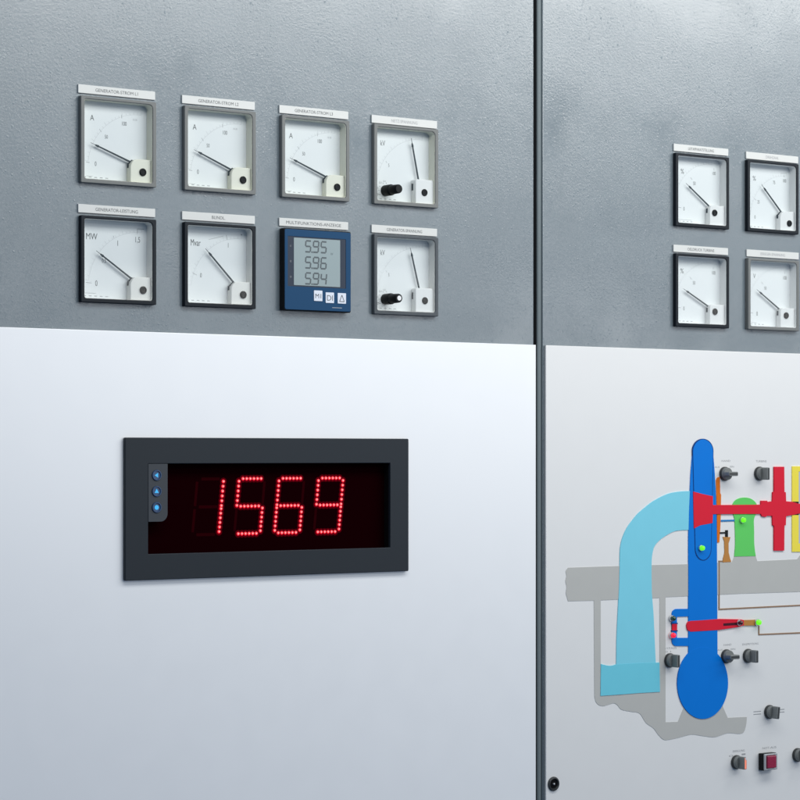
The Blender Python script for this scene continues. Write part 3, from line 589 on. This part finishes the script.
  'bearing_pedestal': [(551.4, -66.7),(552.1, -65.8),(552.8, -64.9),(553.5, -64.0),(554.3, -63.2),(555.3, -62.5),(556.3, -61.8),(557.4, -61.2),(558.7, -60.6),(560.2, -60.1),(561.8, -59.6),(563.6, -59.2),(565.4, -58.8),(567.2, -58.6),(569.2, -58.4),(571.1, -58.3),(573.1, -58.2),(575.1, -58.3),(577.2, -58.4),(579.2, -58.7),(581.1, -59.0),(582.9, -59.4),(584.6, -59.9),(586.2, -60.5),(587.8, -61.2),(589.2, -61.9),(590.6, -62.7),(591.8, -63.6),(593.0, -64.5),(593.9, -65.4),(594.8, -66.3),(595.5, -67.3),(595.9, -68.5),(596.2, -70.0),(596.3, -71.8),(596.2, -73.5),(595.9, -75.3),(595.6, -76.9),(595.0, -78.4),(594.4, -80.0),(593.7, -81.5),(592.9, -82.9),(591.9, -84.2),(591.0, -85.8),(590.4, -87.9),(590.2, -90.9),(590.3, -94.4),(590.6, -98.2),(590.7, -102.0),(590.8, -106.0),(590.8, -110.3),(590.8, -114.4),(590.9, -118.1),(591.1, -121.2),(591.5, -124.0),(591.8, -126.5),(592.2, -128.9),(592.6, -131.1),(593.0, -133.1),(593.5, -135.0),(593.9, -137.0),(554.3, -136.7),(554.8, -133.0),(555.3, -129.3),(555.7, -125.5),(556.0, -121.4),(556.1, -116.6),(556.0, -111.3),(555.8, -106.1),(555.6, -101.4),(555.4, -97.1),(555.2, -93.2),(554.9, -89.7),(554.5, -86.7),(554.0, -84.5),(553.4, -83.0),(552.8, -81.7),(552.3, -80.3),(551.8, -78.6),(551.4, -76.8),(551.1, -75.1),(550.8, -73.3),(550.8, -71.6),(551.0, -70.0),(551.2, -68.3)],
  'turbine_shaft': [(478.8, -49.4),(495.3, -52.8),(514.2, -55.9),(514.1, -67.6),(602.5, -68.1),(602.5, -62.8),(614.1, -63.0),(615.0, -64.5),(624.0, -63.8),(624.6, -51.6),(627.2, -51.1),(627.2, -17.2),(646.3, -17.3),(646.7, -51.3),(649.3, -51.9),(649.9, -64.1),(661.9, -65.0),(674.5, -67.9),(794.5, -67.5),(794.5, -82.1),(674.5, -81.1),(661.9, -82.9),(649.9, -84.4),(649.3, -96.6),(646.7, -96.9),(646.3, -130.9),(627.2, -130.5),(627.2, -97.0),(624.4, -96.1),(623.8, -83.5),(613.7, -83.3),(611.8, -84.9),(604.0, -83.7),(602.5, -80.6),(514.2, -79.6),(513.3, -91.4),(491.7, -93.9),(480.1, -98.0)],
  'generator_frame': [(662.1, -16.8),(794.5, -17.2),(794.5, -136.0),(662.1, -132.9)],
  'generator_frame_hole': [(674.5, -23.9),(780.6, -24.4),(780.6, -124.1),(674.5, -121.9)],
  'frame_shade': [(674.5, -23.9),(780.6, -24.4),(780.6, -124.1),(674.5, -121.9)],
  'seal_a': [(662.5, -64.7),(674.3, -64.9),(674.3, -68.1),(662.5, -68.0)],
  'seal_b': [(662.5, -79.7),(674.3, -79.8),(674.3, -83.0),(662.5, -82.8)],
}


diag = thing("plant_diagram", (450, -300, DOOR), "coloured diagram of blue pipes, red shaft and grey foundation stuck on the right white door", "diagram")
def film(name, key, top, mat, parent=None, hole=None, label=None, bevel=0.12, base=DOOR - 0.05):
    b = MB(); b.prism(DIAGRAM[key], base, top, [DIAGRAM[hole]] if hole else [], bevel=bevel, res=1)
    o = b.build(name, M[mat])
    p = parent or diag
    o.parent = p
    o.matrix_parent_inverse = diag.matrix_basis.inverted()
    if label: o["label"] = label
    return o
film("foundation", 'foundation', 4.45, 'f_grey', hole='foundation_hole', label="grey foundation outline with a wavy lower edge")
film("draft_pipe", 'draft_pipe', 4.95, 'f_cyan', label="pale blue bent pipe")
film("water_basin", 'water_basin', 5.15, 'f_aqua', label="pale blue water basin under the bent pipe")
film("pressure_pipe", 'pressure_pipe', 5.25, 'f_blue', label="upright blue pipe")
film("spiral_casing", 'spiral_casing', 5.40, 'f_blue', label="round blue casing at the foot of the pipe")
vb = film("valve_body", 'valve_body', 5.55, 'f_navy', label="long rounded blue body with dark outline at the top of the pipe")
cx = sum(p[0] for p in DIAGRAM['valve_body']) / len(DIAGRAM['valve_body']); cz = sum(p[1] for p in DIAGRAM['valve_body']) / len(DIAGRAM['valve_body'])
DIAGRAM['valve_face'] = [(p[0] + (1.1 if p[0] < cx else -1.1) * min(1, abs(p[0] - cx) / 8), p[1] - (p[1] - cz) * 0.012) for p in DIAGRAM['valve_body']]
o = film("valve_face", 'valve_face', 5.75, 'f_blue'); o.parent = vb; o.matrix_parent_inverse = Matrix()
film("bypass_pipe", 'bypass_pipe', 5.10, 'f_blue', label="small blue bypass loop")
by = film("bypass_valve", 'bypass_valve', 5.5, 'f_red', label="small red valve in the bypass loop")
for c in ('bypass_cap_a', 'bypass_cap_b'):
    o = film("flange", c, 5.45, 'f_navy'); o.parent = by; o.matrix_parent_inverse = Matrix()
nz = film("nozzle", 'nozzle', 5.75, 'f_red', label="red nozzle crossing the blue pipe")
o = film("nozzle_slot", 'nozzle_slot', 5.85, 'lamp_dkred'); o.parent = nz; o.matrix_parent_inverse = Matrix()
film("nozzle_rod", 'nozzle_rod', 5.6, 'f_brown', label="short ochre rod at the tip of the red nozzle")
film("oil_line", 'line_a', 4.7, 'f_line', label="thin brown line from the oil pump to the right", bevel=0)
film("oil_line", 'line_b', 4.7, 'f_line', label="thin brown line below the green lamp", bevel=0)
film("guide_vane", 'guide_vane', 4.95, 'f_orange', label="narrow upright orange bar")
film("oil_pump", 'oil_pump', 4.9, 'f_brown', label="small ochre pump")
film("pump_crank", 'crank', 5.0, 'black', label="black angled crank")
film("cooling_line", 'cooling_line', 4.8, 'f_cool', label="short thin blue line", bevel=0)
film("bearing_pedestal", 'bearing_pedestal', 4.9, 'f_green', label="green pedestal")
film("turbine_shaft", 'turbine_shaft', 6.05, 'f_red', label="red shaft with runner cone and tall flywheel")
gf = film("generator_frame", 'generator_frame', 5.2, 'f_yellow', hole='generator_frame_hole', label="yellow generator frame")
o = film("frame_shade", 'frame_shade', 4.7, 'f_inner_shade'); o.parent = gf; o.matrix_parent_inverse = Matrix()  # grey shadow inside the yellow frame, painted as a flat plate
for c in ('seal_a', 'seal_b'):
    o = film("shaft_seal", c, 5.5, 'black'); o.parent = gf; o.matrix_parent_inverse = Matrix()

# ------------------------------------------------------------------ indicator lamps on the diagram
def lamp(x, z, lens, label, base=4.4, r=3.3):
    t = thing("indicator_lamp", (x, z, base), label, "lamp", "indicator lamps on the diagram")
    MB().lathe(0, 0, [(r + 0.9, -0.4), (r + 0.9, 1.6), (r + 0.5, 2.2), (r - 0.1, 2.2)], 28).build("ring", M['chrome'], t)
    MB().lathe(0, 0, [(r, 0.5), (r, 4.2), (r * 0.9, 5.6), (r * 0.6, 6.6), (0, 7.0)], 28).build("lens", M[lens], t)
lamp(492.0, -123.9, 'lamp_green', "lit green lamp on the upright blue pipe", 5.7)
lamp(567.6, -88.2, 'lamp_green', "lit green lamp on the green pedestal", 4.9)
lamp(441.2, -214.6, 'lamp_dkgreen', "unlit dark green lamp above the small red valve", 5.1)
lamp(441.2, -236.7, 'lamp_red', "lit red lamp below the small red valve", 5.1)
lamp(561.5, -225.1, 'lamp_dkred', "unlit dark red lamp with a chrome ring at the tip of the red nozzle", 5.7, 3.0)
lamp(595.4, -225.9, 'lamp_green', "lit green lamp at the right end of the ochre rod", 5.6, 3.6)

# ------------------------------------------------------------------ rotary switches, push button, lock
def rotary_switch(x, z, angle, label, texts=(), lit=False, bars=False):
    t = thing("rotary_switch", (x, z, DOOR), label, "rotary switch", "rotary switches on the right door")
    MB().lathe(0, 0, [(9.4, 0.02), (9.4, 2.2), (8.9, 3.2), (8.2, 3.4)], 40).build("collar", M['sw_dark'], t)
    MB().lathe(0, 0, [(8.2, 3.0), (8.2, 7.0), (7.6, 7.8), (0, 7.9)], 40).build("base", M['sw_grey'], t)
    ca, sa = math.cos(angle), math.sin(angle)
    def rot(pts): return [(px * ca - pz * sa, px * sa + pz * ca) for px, pz in pts]
    g = MB().prism(rot(rrect(-2.9, 2.9, -8.3, 8.3, 1.6)), 7.0, 18.0, bevel=0.9).build("grip", M['sw_grey'], t)
    MB().prism(rot([(-1.3, -7.4), (1.3, -7.4), (1.3, 7.4), (-1.3, 7.4)]), 17.9, 18.6 if lit else 18.15).build("insert", M['lit_orange' if lit else 'sw_dark'], g)
    if lit: MB().prism(rot([(-0.9, 4.4), (1.6, 4.4), (1.6, 7.9), (-0.9, 7.9)]), 18.3, 19.2, bevel=0.2).build("cap", M['white_pl'], g)
    b = MB(); used = False
    for s, tx, tz, h, w in texts: b.text(s, tx, tz, h, 0.02, w=w); used = True
    if bars:
        for zz in (-1.8, 1.8):
            b.box(-29, -15, zz - 0.6, zz + 0.6, 0.0, 0.1); b.box(15, 29, zz - 0.6, zz + 0.6, 0.0, 0.1)
        used = True
    if used: b.build("lettering", M['ink_light'], t)
H90 = math.pi / 2
rotary_switch(536.6, -26.4, H90, "rotary switch turned level, beside the top of the upright blue pipe", [("HAND", 3, 17.2, 2.6, 16), ("AUS", -13, 9.0, 2.2, 9), ("EIN", 14, 9.4, 2.2, 7)])
rotary_switch(600.6, -26.4, 0.0, "rotary switch set upright, beside the tall red flywheel", [("TURBINE", 4, 16.6, 2.8, 20)])
rotary_switch(438.0, -269.4, 0.0, "rotary switch left of the round blue casing, under the bypass loop", [("BYPASS", 2, 15.8, 2.6, 22), ("0 1", -2, 11.4, 2.2, 10)])
rotary_switch(539.6, -269.0, H90, "rotary switch turned level, right of the round blue casing", [("HAND", 3, 15.2, 2.6, 14), ("AUS", -11, 9.0, 2.2, 9), ("EIN", 13, 9.0, 2.2, 8)])
rotary_switch(579.6, -270.2, 0.0, "rotary switch set upright, beneath the green lamp of the nozzle rod", [("EINSPRITZUNG", 5, 15.6, 2.6, 30)])
rotary_switch(619.4, -347.7, -0.12, "rotary switch between pairs of printed lines, alone right of the casing", (), bars=True)
rotary_switch(558.0, -410.9, 0.0, "rotary switch with an orange lit grip, beside the square red button", [("ERREGUNG", 5, 14.6, 2.8, 22), ("0", -9, 8.8, 2.2, 8), ("1", 14, 9.4, 2.2, 7)], lit=True)
rotary_switch(672.5, -409.5, 0.0, "rotary switch cut off by the right edge, right of the square red button", ())

t = thing("push_button", (612.0, -413.4, DOOR), "square push button with a dark red lens and silver frame, low on the right door", "push button")
MB().prism(rrect(-12.4, 12.4, -11.4, 11.4, 1.0), 0.02, 9.2, bevel=0.8).build("housing", M['black'], t)
MB().prism(rrect(-11.9, 11.9, -10.9, 10.9, 1.0), 9.0, 11.4, [rrect(-8.6, 8.6, -8.6, 8.6, 1.0)], bevel=0.7).build("frame", M['silver'], t)
b = MB(); b.prism(rrect(-8.4, 8.4, -8.4, 8.4, 1.4), 8.5, 13.6, bevel=1.3, res=3)
b.build("lens", M['pb_red'], t)
MB().text("NOT-AUS", 8, 17.4, 2.8, 0.02, w=26).build("lettering", M['ink_light'], t)

t = thing("door_lock", (241.0, -415.2, DOOR), "round dark door lock beside the seam at the lower edge", "lock")
MB().lathe(0, 0, [(9.0, 0.02), (9.0, 1.4), (8.2, 2.4), (7.0, 2.6), (6.2, 1.6), (5.9, 0.2), (0, 0.15)], 40).build("rosette", M['sw_dark'], t)
MB().lathe(0, 0, [(5.4, 0.2), (5.4, 0.9), (2.6, 1.0), (2.4, 0.3), (0, 0.3)], 32).build("cylinder", M['black_flat'], t)
MB().lathe(0, 0, [(1.3, 0.2), (1.3, 2.2), (0.9, 2.6), (0, 2.7)], 20).build("pin", M['silver'], t)
